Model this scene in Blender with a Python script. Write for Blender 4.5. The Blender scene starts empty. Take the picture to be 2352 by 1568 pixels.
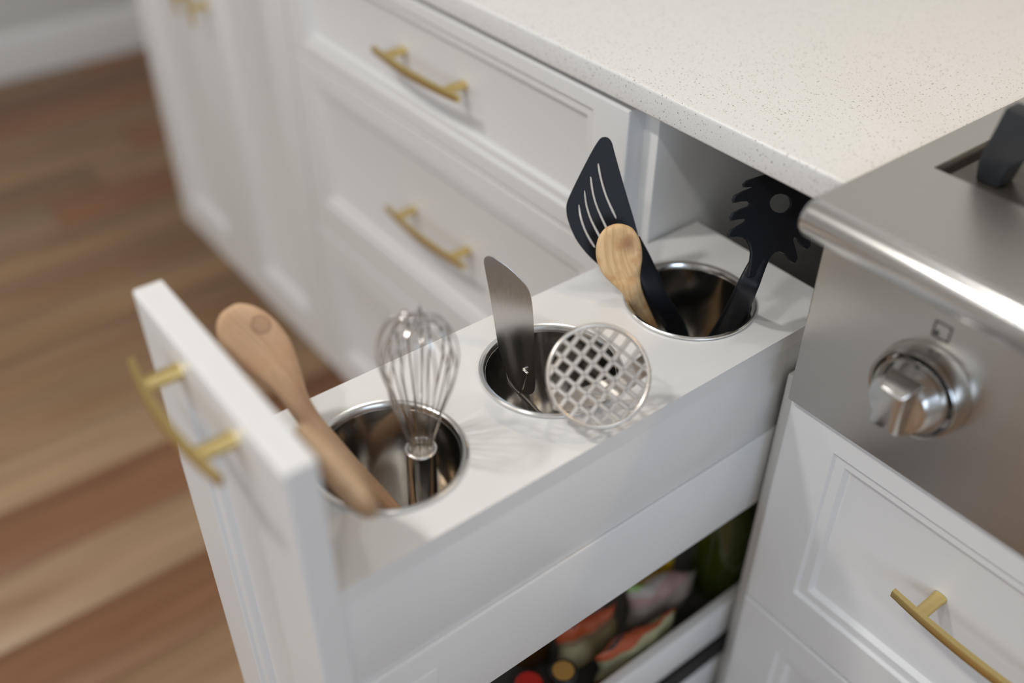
import bpy, bmesh, math, random
from mathutils import Vector, Matrix
PI = math.pi
random.seed(7)
scene = bpy.context.scene
COL = scene.collection

# ------------------------------------------------------------------ camera
cam_data = bpy.data.cameras.new('camera')
cam = bpy.data.objects.new('camera', cam_data)
COL.objects.link(cam)
cam.location = (0.459, -0.590, 1.263)
R = [(0.6125, 0.7905, 0.004), (0.4935, -0.3784, -0.7831), (-0.6175, 0.4816, -0.6219)]          # rows: right, down, forward
cam.matrix_world = Matrix(((R[0][0], -R[1][0], -R[2][0], 0.459),
                           (R[0][1], -R[1][1], -R[2][1], -0.590),
                           (R[0][2], -R[1][2], -R[2][2], 1.263), (0, 0, 0, 1)))
cam_data.sensor_width = 36
cam_data.lens = 34.91
cam_data.clip_start = 0.02
cam_data.dof.use_dof = True
cam_data.dof.focus_distance = 0.81
cam_data.dof.aperture_fstop = 1.5
scene.camera = cam

# ------------------------------------------------------------------ world, lights, exposure
world = bpy.data.worlds.new('world')
scene.world = world
world.use_nodes = True
bg = world.node_tree.nodes['Background']
bg.inputs[0].default_value = (0.75, 0.86, 1.0, 1)
bg.inputs[1].default_value = 1.2
scene.view_settings.view_transform = 'Standard'
scene.view_settings.look = 'None'
scene.view_settings.exposure = 0.1
scene.view_settings.gamma = 1.0
scene.view_settings.use_curve_mapping = False

def area(name, loc, target, w, h, power, col, shape='RECTANGLE'):
    d = bpy.data.lights.new(name, 'AREA')
    d.shape = shape
    d.size = w
    d.size_y = h
    d.energy = power
    d.color = col
    o = bpy.data.objects.new(name, d)
    COL.objects.link(o)
    o.location = loc
    o.rotation_euler = (Vector(target) - Vector(loc)).to_track_quat('-Z', 'Y').to_euler()
    return o

area('window_light', (3.05, -1.1, 1.55), (-1, -0.6, 0.7), 1.5, 1.3, 17, (0.62, 0.78, 1.0))
area('window_light', (0.3, -3.45, 1.6), (0.3, 0, 0.9), 2.4, 1.4, 6, (0.78, 0.88, 1.0))
for lx, ly, p in ((1.45, -1.27, 4), (-0.75, -1.27, 16), (-2.1, -1.27, 0.8), (0.0, -1.27, 6), (-0.45, 0.12, 2.5), (0.75, 0.10, 0.8), (0.6, -2.5, 3), (-1.0, -2.5, 7)):  # unseen downlights; those over counter, cooktop and before the organizer added as fill
    area('ceiling_and_fill_light', (lx, ly, 2.56), (lx, ly, 0), 0.16, 0.16, p, (1.0, 0.975, 0.93), 'DISK')
area('hood_light', (0.56, 0.34, 1.72), (0.5, 0.2, 0.9), 0.08, 0.08, 1.8, (1.0, 0.70, 0.42), 'DISK')

# ------------------------------------------------------------------ helpers
def link(name, me, parent=None, mat=None, loc=(0, 0, 0)):
    """me is in world coordinates; it is moved so that its origin sits at the parent's origin, or at loc"""
    o = bpy.data.objects.new(name, me)
    COL.objects.link(o)
    if parent is not None:
        o.parent = parent
        base = world_of(parent)
        me.transform(Matrix.Translation(-base))
    else:
        me.transform(Matrix.Translation(-Vector(loc)))
        o.location = loc
    if mat:
        me.materials.append(mat)
    return o

def world_of(o):
    v = Vector((0, 0, 0))
    while o is not None:
        v = v + Vector(o.location)
        o = o.parent
    return v

def tag(o, label=None, cat=None, group=None, kind=None):
    if label: o['label'] = label
    if cat: o['category'] = cat
    if group: o['group'] = group
    if kind: o['kind'] = kind
    return o

def thing(name, label, cat, loc=(0, 0, 0), group=None):
    o = bpy.data.objects.new(name, None)
    o.empty_display_size = 0.02
    COL.objects.link(o)
    o.location = loc
    return tag(o, label, cat, group)

def mesh(verts, faces, smooth=40):
    me = bpy.data.meshes.new('m')
    me.from_pydata([tuple(v) for v in verts], [], faces)
    bm = bmesh.new(); bm.from_mesh(me)
    bmesh.ops.recalc_face_normals(bm, faces=bm.faces)
    bm.to_mesh(me); bm.free()
    if smooth:
        me.shade_smooth()
        me.set_sharp_from_angle(angle=math.radians(smooth))
    return me

def join(meshes):
    bm = bmesh.new()
    for m in meshes:
        bm.from_mesh(m)
    me = bpy.data.meshes.new('m')
    bm.to_mesh(me); bm.free()
    return me

def box(x0, x1, y0, y1, z0, z1, bev=0.001, seg=2):
    bm = bmesh.new()
    bmesh.ops.create_cube(bm, size=1)
    bmesh.ops.scale(bm, vec=(x1 - x0, y1 - y0, z1 - z0), verts=bm.verts)
    bmesh.ops.translate(bm, vec=((x0 + x1) / 2, (y0 + y1) / 2, (z0 + z1) / 2), verts=bm.verts)
    if bev:
        bmesh.ops.bevel(bm, geom=list(bm.edges), offset=bev, segments=seg, profile=0.5, affect='EDGES')
    me = bpy.data.meshes.new('m')
    bm.to_mesh(me); bm.free()
    if bev:
        me.shade_smooth()
        me.set_sharp_from_angle(angle=math.radians(50))
    return me

def panel(x0, x1, z0, z1, y, fr, th=0.02):
    """moulded shaker front in the x-z plane, face at y looking to -y; fr = (left, right, bottom, top) frame widths"""
    l, r, b, t = fr
    def loop(d, yy, inset=True):
        if inset:
            a0, a1, c0, c1 = x0 + l + d, x1 - r - d, z0 + b + d, z1 - t - d
        else:
            a0, a1, c0, c1 = x0 + d, x1 - d, z0 + d, z1 - d
        return [(a0, yy, c0), (a1, yy, c0), (a1, yy, c1), (a0, yy, c1)]
    loops = [loop(0, y + th, False), loop(0, y + 0.0020, False), loop(0.0006, y + 0.0006, False), loop(0.0020, y, False),
             loop(0, y), loop(0.001, y + 0.0006), loop(0.0022, y + 0.0030), loop(0.0030, y + 0.0034),
             loop(0.0110, y + 0.0036), loop(0.0118, y + 0.0040), loop(0.0155, y + 0.0085), loop(0.0170, y + 0.0090)]
    v, f = [], []
    for lp in loops:
        v += lp
    for i in range(len(loops) - 1):
        for k in range(4):
            f.append((4 * i + k, 4 * i + (k + 1) % 4, 4 * i + 4 + (k + 1) % 4, 4 * i + 4 + k))
    n = 4 * (len(loops) - 1)
    f.append((n, n + 1, n + 2, n + 3))
    f.append((3, 2, 1, 0))
    return mesh(v, f, 22)

def lathe(profile, c, n=48, axis=None, closed=False):
    """profile: list of (r, h) around axis through c"""
    c = Vector(c)
    ax = Vector(axis).normalized() if axis else Vector((0, 0, 1))
    q = Vector((0, 0, 1)).rotation_difference(ax)
    ex, ey = q @ Vector((1, 0, 0)), q @ Vector((0, 1, 0))
    v, f, rings = [], [], []
    for r, h in profile:
        if r < 1e-6:
            rings.append([len(v)]); v.append(c + ax * h)
        else:
            rings.append(list(range(len(v), len(v) + n)))
            v += [c + ax * h + ex * r * math.cos(2 * PI * k / n) + ey * r * math.sin(2 * PI * k / n) for k in range(n)]
    for a, b in zip(rings, rings[1:]):
        for k in range(n):
            k2 = (k + 1) % n
            if len(a) == 1 and len(b) == 1: continue
            if len(a) == 1: f.append((a[0], b[k], b[k2]))
            elif len(b) == 1: f.append((a[k], a[k2], b[0]))
            else: f.append((a[k], a[k2], b[k2], b[k]))
    if len(rings[0]) > 1 and not closed: f.append(tuple(reversed(rings[0])))
    if len(rings[-1]) > 1 and not closed: f.append(tuple(rings[-1]))
    return mesh(v, f, 35)

def smooth_path(pts, sub=6, closed=False):
    P = [Vector(p) for p in pts]
    n = len(P)
    out = []
    rng = range(n) if closed else range(n - 1)
    for i in rng:
        p0 = P[(i - 1) % n] if (closed or i > 0) else P[i]
        p1, p2 = P[i], P[(i + 1) % n]
        p3 = P[(i + 2) % n] if (closed or i + 2 < n) else p2
        for k in range(sub):
            t = k / sub
            out.append(0.5 * ((2 * p1) + (p2 - p0) * t + (2 * p0 - 5 * p1 + 4 * p2 - p3) * t * t + (3 * p1 - p0 - 3 * p2 + p3) * t ** 3))
    if not closed: out.append(P[-1].copy())
    return out

def tube(path, r, n=8, closed=False):
    P = [Vector(p) for p in path]
    m = len(P)
    v, f = [], []
    prev = None
    for i in range(m):
        a = P[(i - 1) % m] if (closed or i) else P[0]
        b = P[(i + 1) % m] if (closed or i < m - 1) else P[-1]
        t = (b - a).normalized()
        if prev is None:
            u = t.orthogonal().normalized()
        else:
            u = (prev - t * prev.dot(t)).normalized()
        prev = u
        w = t.cross(u)
        rr = r[i] if isinstance(r, (list, tuple)) else r
        v += [P[i] + (u * math.cos(2 * PI * k / n) + w * math.sin(2 * PI * k / n)) * rr for k in range(n)]
    for i in range(m if closed else m - 1):
        j = (i + 1) % m
        for k in range(n):
            k2 = (k + 1) % n
            f.append((i * n + k, i * n + k2, j * n + k2, j * n + k))
    if not closed:
        f.append(tuple(range(n - 1, -1, -1)))
        f.append(tuple((m - 1) * n + k for k in range(n)))
    return mesh(v, f, 50)

def loft(stations, side, n=28, sub=5, power=2.0):
    """stations: (centre, half width, half thickness, dish depth); side: width direction; grain coordinates stored"""
    S = []
    for i in range(len(stations) - 1):
        q = [stations[max(0, i - 1)], stations[i], stations[i + 1], stations[min(len(stations) - 1, i + 2)]]
        for k in range(sub):
            t = k / sub
            def cr(a, b, c, d):
                return 0.5 * ((2 * b) + (c - a) * t + (2 * a - 5 * b + 4 * c - d) * t * t + (3 * b - a - 3 * c + d) * t ** 3)
            S.append((cr(*[Vector(x[0]) for x in q]), max(1e-4, cr(*[x[1] for x in q])), max(1e-4, cr(*[x[2] for x in q])), cr(*[x[3] for x in q])))
    S.append((Vector(stations[-1][0]), stations[-1][1], stations[-1][2], stations[-1][3]))
    v, f, g = [], [], []
    s = Vector(side).normalized()
    Ln = 0
    for i, (c, w, t, d) in enumerate(S):
        a = S[max(0, i - 1)][0]; b = S[min(len(S) - 1, i + 1)][0]
        tan = (b - a).normalized()
        s2 = (s - tan * s.dot(tan)).normalized()
        nn = s2.cross(tan)
        if i: Ln += (c - S[i - 1][0]).length
        for k in range(n):
            th = 2 * PI * k / n
            cs, sn = math.cos(th), math.sin(th)
            px = w * math.copysign(abs(cs) ** (2 / power), cs)
            py = t * math.copysign(abs(sn) ** (2 / power), sn)
            if sn > 0: py -= d * sn * sn
            v.append(c + s2 * px + nn * py)
            g.append((px, py, Ln))
    m = len(S)
    for i in range(m - 1):
        for k in range(n):
            k2 = (k + 1) % n
            f.append((i * n + k, i * n + k2, (i + 1) * n + k2, (i + 1) * n + k))
    f.append(tuple(range(n - 1, -1, -1)))
    f.append(tuple((m - 1) * n + k for k in range(n)))
    me = mesh(v, f, 60)
    at = me.attributes.new('grain', 'FLOAT_VECTOR', 'POINT')
    for i, p in enumerate(g):
        at.data[i].vector = p
    return me

def plate(frame, loops, half, bev=0.0004, bend=None, closed_smooth=True):
    """flat outline with holes, given thickness; frame = origin, axis a, axis b, normal"""
    o, a, b, n = [Vector(q) for q in frame]
    cu = bpy.data.curves.new('c', 'CURVE')
    cu.dimensions = '2D'
    cu.fill_mode = 'BOTH'
    cu.extrude = max(0.0, half - bev)
    cu.bevel_depth = bev
    cu.bevel_resolution = 1
    for lp in loops:
        sp = cu.splines.new('POLY')
        sp.points.add(len(lp) - 1)
        for i, p in enumerate(lp):
            sp.points[i].co = (p[0], p[1], 0, 1)
        sp.use_cyclic_u = True
    tmp = bpy.data.objects.new('tmp', cu)
    COL.objects.link(tmp)
    dg = bpy.context.evaluated_depsgraph_get()
    me = bpy.data.meshes.new_from_object(tmp.evaluated_get(dg))
    bpy.data.objects.remove(tmp)
    bpy.data.curves.remove(cu)
    if bend:
        for q in me.vertices:
            q.co.z += bend(q.co.x, q.co.y)
    me.transform(Matrix(((a.x, b.x, n.x, o.x), (a.y, b.y, n.y, o.y), (a.z, b.z, n.z, o.z), (0, 0, 0, 1))))
    bm = bmesh.new(); bm.from_mesh(me)
    bmesh.ops.remove_doubles(bm, verts=bm.verts, dist=1e-6)
    bmesh.ops.recalc_face_normals(bm, faces=bm.faces)
    bm.to_mesh(me); bm.free()
    me.materials.clear()
    me.shade_smooth()
    me.set_sharp_from_angle(angle=math.radians(18))
    return me

def sm2(pts, sub=5):
    return [(p.x, p.y) for p in smooth_path([(q[0], q[1], 0) for q in pts], sub, True)]

# ------------------------------------------------------------------ materials
def new_mat(name):
    m = bpy.data.materials.new(name)
    m.use_nodes = True
    nt = m.node_tree
    return m, nt, nt.nodes['Principled BSDF']

def N(nt, kind, **kw):
    n = nt.nodes.new(kind)
    for k, v in kw.items(): setattr(n, k, v)
    return n

def simple(name, col, rough=0.5, metal=0.0, noise=0.0, nscale=60, bump=0.0, bscale=400, coat=0.0, spec=0.5, trans=0.0, ior=1.5):
    m, nt, p = new_mat(name)
    p.inputs['Base Color'].default_value = (*col, 1)
    p.inputs['Roughness'].default_value = rough
    p.inputs['Metallic'].default_value = metal
    p.inputs['Coat Weight'].default_value = coat
    p.inputs['Coat Roughness'].default_value = 0.1
    p.inputs['Specular IOR Level'].default_value = spec
    p.inputs['Transmission Weight'].default_value = trans
    p.inputs['IOR'].default_value = ior
    tc = N(nt, 'ShaderNodeTexCoord')
    if noise:
        nz = N(nt, 'ShaderNodeTexNoise'); nz.inputs['Scale'].default_value = nscale; nz.inputs['Detail'].default_value = 5
        nt.links.new(tc.outputs['Object'], nz.inputs['Vector'])
        mx = N(nt, 'ShaderNodeMix', data_type='RGBA')
        mx.inputs[6].default_value = (*[c * (1 - noise) for c in col], 1)
        mx.inputs[7].default_value = (*[min(1, c * (1 + noise)) for c in col], 1)
        nt.links.new(nz.outputs['Fac'], mx.inputs[0])
        nt.links.new(mx.outputs[2], p.inputs['Base Color'])
    if bump:
        nb = N(nt, 'ShaderNodeTexNoise'); nb.inputs['Scale'].default_value = bscale; nb.inputs['Detail'].default_value = 3
        nt.links.new(tc.outputs['Object'], nb.inputs['Vector'])
        bp = N(nt, 'ShaderNodeBump'); bp.inputs['Strength'].default_value = bump; bp.inputs['Distance'].default_value = 0.0006
        nt.links.new(nb.outputs['Fac'], bp.inputs['Height'])
        nt.links.new(bp.outputs['Normal'], p.inputs['Normal'])
    return m

def brushed(name, col, rough, scale=(4, 900, 900), var=0.1, bump=0.05):
    """metal with fine brush lines along one object axis"""
    m, nt, p = new_mat(name)
    p.inputs['Metallic'].default_value = 1
    tc = N(nt, 'ShaderNodeTexCoord')
    mp = N(nt, 'ShaderNodeMapping'); mp.inputs['Scale'].default_value = scale
    nz = N(nt, 'ShaderNodeTexNoise'); nz.inputs['Scale'].default_value = 1; nz.inputs['Detail'].default_value = 2
    nt.links.new(tc.outputs['Object'], mp.inputs['Vector']); nt.links.new(mp.outputs['Vector'], nz.inputs['Vector'])
    mr = N(nt, 'ShaderNodeMapRange'); mr.inputs['To Min'].default_value = rough * (1 - var * 2); mr.inputs['To Max'].default_value = rough * (1 + var * 2)
    nt.links.new(nz.outputs['Fac'], mr.inputs['Value']); nt.links.new(mr.outputs['Result'], p.inputs['Roughness'])
    mx = N(nt, 'ShaderNodeMix', data_type='RGBA')
    mx.inputs[6].default_value = (*[c * (1 - var) for c in col], 1)
    mx.inputs[7].default_value = (*[min(1, c * (1 + var)) for c in col], 1)
    nt.links.new(nz.outputs['Fac'], mx.inputs[0]); nt.links.new(mx.outputs[2], p.inputs['Base Color'])
    bp = N(nt, 'ShaderNodeBump'); bp.inputs['Strength'].default_value = bump; bp.inputs['Distance'].default_value = 0.0002
    nt.links.new(nz.outputs['Fac'], bp.inputs['Height']); nt.links.new(bp.outputs['Normal'], p.inputs['Normal'])
    return m

def utensil_wood(name, light, dark, blotch, bscale=40, knot=None):
    m, nt, p = new_mat(name)
    p.inputs['Roughness'].default_value = 0.6
    at = N(nt, 'ShaderNodeAttribute', attribute_name='grain')
    mp = N(nt, 'ShaderNodeMapping'); mp.inputs['Scale'].default_value = (260, 260, 14)
    nt.links.new(at.outputs['Vector'], mp.inputs['Vector'])
    nz = N(nt, 'ShaderNodeTexNoise'); nz.inputs['Scale'].default_value = 1; nz.inputs['Detail'].default_value = 6; nz.inputs['Distortion'].default_value = 0.6
    nt.links.new(mp.outputs['Vector'], nz.inputs['Vector'])
    rp = N(nt, 'ShaderNodeValToRGB')
    rp.color_ramp.elements[0].position = 0.32; rp.color_ramp.elements[0].color = (*dark, 1)
    rp.color_ramp.elements[1].position = 0.62; rp.color_ramp.elements[1].color = (*light, 1)
    nt.links.new(nz.outputs['Fac'], rp.inputs['Fac'])
    n2 = N(nt, 'ShaderNodeTexNoise'); n2.inputs['Scale'].default_value = bscale; n2.inputs['Detail'].default_value = 2
    nt.links.new(at.outputs['Vector'], n2.inputs['Vector'])
    r2 = N(nt, 'ShaderNodeValToRGB')
    r2.color_ramp.elements[0].position = 0.48; r2.color_ramp.elements[0].color = (0, 0, 0, 1)
    r2.color_ramp.elements[1].position = 0.70; r2.color_ramp.elements[1].color = (1, 1, 1, 1)
    nt.links.new(n2.outputs['Fac'], r2.inputs['Fac'])
    mx = N(nt, 'ShaderNodeMix', data_type='RGBA')
    mx.inputs[7].default_value = (*blotch, 1)
    nt.links.new(r2.outputs['Color'], mx.inputs[0]); nt.links.new(rp.outputs['Color'], mx.inputs[6])
    last = mx.outputs[2]
    if knot:
        # a round stain fixed at one spot of the wood
        kp, kr, kc, ringy = knot
        tc = N(nt, 'ShaderNodeTexCoord')
        nw_ = N(nt, 'ShaderNodeTexNoise'); nw_.inputs['Scale'].default_value = 160
        nt.links.new(tc.outputs['Object'], nw_.inputs['Vector'])
        ds = N(nt, 'ShaderNodeVectorMath', operation='DISTANCE'); ds.inputs[1].default_value = kp
        nt.links.new(tc.outputs['Object'], ds.inputs[0])
        dv = N(nt, 'ShaderNodeMath', operation='DIVIDE'); dv.inputs[1].default_value = kr
        nt.links.new(ds.outputs['Value'], dv.inputs[0])
        ad = N(nt, 'ShaderNodeMath', operation='MULTIPLY_ADD'); ad.inputs[1].default_value = 0.35 if not ringy else 0.12
        nt.links.new(nw_.outputs['Fac'], ad.inputs[0]); nt.links.new(dv.outputs['Value'], ad.inputs[2])
        rk = N(nt, 'ShaderNodeValToRGB')
        e = rk.color_ramp.elements
        e[0].position = 0.0; e[1].position = 1.0
        if ringy:
            e[0].color = (0.32, 0.32, 0.32, 1); e[1].color = (0, 0, 0, 1)
            a = e.new(0.70); a.color = (0.36, 0.36, 0.36, 1)
            b = e.new(0.86); b.color = (0.62, 0.62, 0.62, 1)
        else:
            e[0].color = (1, 1, 1, 1); e[1].color = (0, 0, 0, 1)
        nt.links.new(ad.outputs['Value'], rk.inputs['Fac'])
        m2 = N(nt, 'ShaderNodeMix', data_type='RGBA'); m2.inputs[7].default_value = (*kc, 1)
        nt.links.new(rk.outputs['Color'], m2.inputs[0]); nt.links.new(last, m2.inputs[6])
        last = m2.outputs[2]
    nt.links.new(last, p.inputs['Base Color'])
    bp = N(nt, 'ShaderNodeBump'); bp.inputs['Strength'].default_value = 0.12; bp.inputs['Distance'].default_value = 0.0005
    nt.links.new(nz.outputs['Fac'], bp.inputs['Height']); nt.links.new(bp.outputs['Normal'], p.inputs['Normal'])
    return m

def floor_wood():
    m, nt, p = new_mat('floor_wood')
    p.inputs['Roughness'].default_value = 0.42
    oi = N(nt, 'ShaderNodeObjectInfo')
    tc = N(nt, 'ShaderNodeTexCoord')
    ad = N(nt, 'ShaderNodeVectorMath', operation='ADD')
    sc = N(nt, 'ShaderNodeVectorMath', operation='SCALE'); sc.inputs['Scale'].default_value = 37
    nt.links.new(oi.outputs['Location'], sc.inputs[0])
    nt.links.new(tc.outputs['Object'], ad.inputs[0]); nt.links.new(sc.outputs['Vector'], ad.inputs[1])
    mp = N(nt, 'ShaderNodeMapping'); mp.inputs['Scale'].default_value = (26, 1.6, 26)
    nt.links.new(ad.outputs['Vector'], mp.inputs['Vector'])
    nz = N(nt, 'ShaderNodeTexNoise'); nz.inputs['Scale'].default_value = 1; nz.inputs['Detail'].default_value = 6; nz.inputs['Distortion'].default_value = 1.2
    nt.links.new(mp.outputs['Vector'], nz.inputs['Vector'])
    rp = N(nt, 'ShaderNodeValToRGB')
    rp.color_ramp.elements[0].position = 0.3; rp.color_ramp.elements[0].color = (0.72, 0.66, 0.62, 1)
    rp.color_ramp.elements[1].position = 0.7; rp.color_ramp.elements[1].color = (1.15, 1.15, 1.15, 1)
    nt.links.new(nz.outputs['Fac'], rp.inputs['Fac'])
    mx = N(nt, 'ShaderNodeMix', data_type='RGBA', blend_type='MULTIPLY'); mx.inputs[0].default_value = 1
    nt.links.new(oi.outputs['Color'], mx.inputs[6]); nt.links.new(rp.outputs['Color'], mx.inputs[7])
    nt.links.new(mx.outputs[2], p.inputs['Base Color'])
    return m

def quartz():
    m, nt, p = new_mat('speckled_quartz')
    p.inputs['Roughness'].default_value = 0.3
    tc = N(nt, 'ShaderNodeTexCoord')
    base = (0.80, 0.79, 0.765)
    prev = None
    for scale, lo, hi, col, dens in ((420, 0.0, 0.16, (0.36, 0.31, 0.26), 0.68), (760, 0.0, 0.2, (0.50, 0.48, 0.45), 0.62), (260, 0.0, 0.13, (0.30, 0.27, 0.24), 0.76)):
        vo = N(nt, 'ShaderNodeTexVoronoi'); vo.inputs['Scale'].default_value = scale
        nt.links.new(tc.outputs['Object'], vo.inputs['Vector'])
        r1 = N(nt, 'ShaderNodeMapRange'); r1.inputs['From Min'].default_value = hi; r1.inputs['From Max'].default_value = hi + 0.1
        r1.inputs['To Min'].default_value = 1; r1.inputs['To Max'].default_value = 0
        nt.links.new(vo.outputs['Distance'], r1.inputs['Value'])
        sp = N(nt, 'ShaderNodeSeparateColor'); nt.links.new(vo.outputs['Color'], sp.inputs['Color'])
        gt = N(nt, 'ShaderNodeMath', operation='GREATER_THAN'); gt.inputs[1].default_value = dens
        nt.links.new(sp.outputs['Red'], gt.inputs[0])
        mu = N(nt, 'ShaderNodeMath', operation='MULTIPLY'); nt.links.new(r1.outputs['Result'], mu.inputs[0]); nt.links.new(gt.outputs['Value'], mu.inputs[1])
        mx = N(nt, 'ShaderNodeMix', data_type='RGBA'); mx.inputs[6].default_value = (*base, 1); mx.inputs[7].default_value = (*col, 1)
        nt.links.new(mu.outputs['Value'], mx.inputs[0])
        if prev: nt.links.new(prev, mx.inputs[6])
        prev = mx.outputs[2]
    nt.links.new(prev, p.inputs['Base Color'])
    return m

def bands(name, stops, axis=2, lo=0.0, hi=0.1, rough=0.35, warp=0.15, nscale=30):
    """printed packet: bands of flat colour along one object axis"""
    m, nt, p = new_mat(name)
    p.inputs['Roughness'].default_value = rough
    tc = N(nt, 'ShaderNodeTexCoord')
    sp = N(nt, 'ShaderNodeSeparateXYZ'); nt.links.new(tc.outputs['Object'], sp.inputs[0])
    mr = N(nt, 'ShaderNodeMapRange'); mr.inputs['From Min'].default_value = lo; mr.inputs['From Max'].default_value = hi
    nt.links.new(sp.outputs[axis], mr.inputs['Value'])
    nz = N(nt, 'ShaderNodeTexNoise'); nz.inputs['Scale'].default_value = nscale; nt.links.new(tc.outputs['Object'], nz.inputs['Vector'])
    ad = N(nt, 'ShaderNodeMath', operation='MULTIPLY_ADD'); ad.inputs[1].default_value = warp; nt.links.new(nz.outputs['Fac'], ad.inputs[0]); nt.links.new(mr.outputs['Result'], ad.inputs[2])
    rp = N(nt, 'ShaderNodeValToRGB'); rp.color_ramp.interpolation = 'CONSTANT'
    e = rp.color_ramp.elements
    e[0].position = stops[0][0]; e[0].color = (*stops[0][1], 1)
    e[1].position = stops[1][0]; e[1].color = (*stops[1][1], 1)
    for q, c in stops[2:]:
        k = e.new(q); k.color = (*c, 1)
    nt.links.new(ad.outputs['Value'], rp.inputs['Fac']); nt.links.new(rp.outputs['Color'], p.inputs['Base Color'])
    return m

PAINT = simple('white_paint', (0.79, 0.785, 0.775), 0.38, noise=0.012, nscale=8, bump=0.03, bscale=300)
LAMI = simple('white_laminate', (0.82, 0.815, 0.80), 0.22, noise=0.012, nscale=30, bump=0.02, bscale=200)
INSIDE = simple('cabinet_inside', (0.70, 0.69, 0.66), 0.45, noise=0.02, nscale=20)
WALL = simple('wall_paint', (0.66, 0.66, 0.64), 0.8, noise=0.02, nscale=3, bump=0.05, bscale=150)
CEIL = simple('ceiling_paint', (0.85, 0.85, 0.83), 0.9, noise=0.01, nscale=3)
BRASS = simple('satin_brass', (0.76, 0.59, 0.25), 0.36, 1.0, noise=0.06, nscale=300, bump=0.03, bscale=900)
STEEL = brushed('brushed_steel', (0.60, 0.575, 0.535), 0.36, (3, 700, 700), 0.05, 0.03)
STEELV = simple('satin_steel_edge', (0.72, 0.71, 0.69), 0.22, 1.0, noise=0.03, nscale=200)
KNOBM = simple('polished_knob_steel', (0.66, 0.65, 0.63), 0.16, 1.0, noise=0.04, nscale=120)
JARM = brushed('jar_steel', (0.78, 0.76, 0.73), 0.14, (5, 5, 420), 0.06, 0.02)
RIMM = simple('jar_rim_steel', (0.86, 0.85, 0.83), 0.2, 1.0, noise=0.03, nscale=90)
WIREM = simple('wire_steel', (0.62, 0.60, 0.58), 0.2, 1.0, noise=0.05, nscale=200)
MASHM = simple('masher_steel', (0.74, 0.69, 0.63), 0.3, 1.0, noise=0.05, nscale=200)
BLADE = brushed('blade_steel', (0.70, 0.67, 0.64), 0.17, (700, 700, 14), 0.06, 0.008)
BLACK = simple('black_nylon', (0.010, 0.011, 0.015), 0.45, noise=0.15, nscale=120, bump=0.05, bscale=700, spec=0.28)
IRON = simple('cast_iron', (0.018, 0.02, 0.024), 0.5, noise=0.2, nscale=150, bump=0.2, bscale=900)
DARK = simple('dark_gap', (0.01, 0.01, 0.01), 0.6, noise=0.1)
PAN = simple('dark_burner_pan', (0.14, 0.125, 0.105), 0.32, 0.7, noise=0.2, nscale=60)
INK = simple('printed_ink', (0.05, 0.05, 0.05), 0.5, noise=0.1)
QUARTZ = quartz()
FLOORW = floor_wood()

# ------------------------------------------------------------------ room
fl = thing('floor', None, None)
tag(fl, kind='structure')
sub = link('subfloor', box(-2.75, 3.2, -3.6, 0.64, -0.08, -0.012, 0), fl, simple('subfloor', (0.05, 0.035, 0.025), 0.8, noise=0.1))
TAN, RED, LIT, MID, DRK, GRY = (0.34, 0.212, 0.112), (0.255, 0.120, 0.056), (0.37, 0.245, 0.140), (0.30, 0.180, 0.096), (0.21, 0.112, 0.060), (0.35, 0.235, 0.140)
cols = {-3: MID, -2: TAN, -1: RED, 0: LIT, 1: RED, 2: LIT, 3: TAN, 4: MID, 5: TAN, 6: MID, 7: TAN, 8: RED, 9: MID, 10: TAN, 11: MID, 12: TAN, 13: DRK, 14: MID}
lens = [1.7, 1.25, 1.5, 1.1]
pl_mesh = {}
def plank_mesh(L):
    L = round(L, 2)
    if L not in pl_mesh:
        me = box(-0.0693, 0.0693, 0, L - 0.001, -0.012, 0, 0.0008, 1)
        me.materials.append(FLOORW)
        pl_mesh[L] = me
    return pl_mesh[L]
X0 = -0.809 + 0.07
for c in range(-26, 15):
    x = X0 - 0.14 * c
    if x > 3.1 or x < -2.70: continue
    if c == 8: cuts = [-3.6, -1.89, -0.19, 0.6]
    elif -4 < c < 8: cuts = [-3.6, -2.5 + 0.1 * (c % 3), -1.35 - 0.08 * (c % 4), 0.35 + 0.05 * (c % 2), 0.6]
    else:
        cuts = [-3.6]
        while cuts[-1] < 0.6:
            nx_ = cuts[-1] + random.choice(lens) * (random.uniform(0.35, 1) if len(cuts) == 1 else 1)
            cuts.append(0.6 if nx_ > 0.35 else round(nx_, 2))
    for j, (ya, yb) in enumerate(zip(cuts, cuts[1:])):
        o = bpy.data.objects.new('plank', plank_mesh(yb - ya))
        COL.objects.link(o)
        o.parent = fl
        o.location = (x, ya, 0)
        col = random.choice((TAN, MID, RED, LIT, GRY))
        if ya < -0.4 and yb > -0.75: col = cols.get(c, MID)
        if c == 8: col = (MID, GRY, RED)[j]
        f = random.uniform(0.94, 1.06)
        o.color = (col[0] * f, col[1] * f, col[2] * f, 1)

def struct(name, me, m):
    return tag(link(name, me, None, m), kind='structure')
struct('wall_left', box(-2.87, -2.75, -3.6, 0.76, 0, 2.6, 0), WALL)
struct('wall_back', box(-2.75, 3.2, 0.64, 0.76, 0, 2.6, 0), WALL)
struct('ceiling', box(-2.87, 3.32, -3.72, 0.76, 2.6, 2.7, 0), CEIL)
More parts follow.
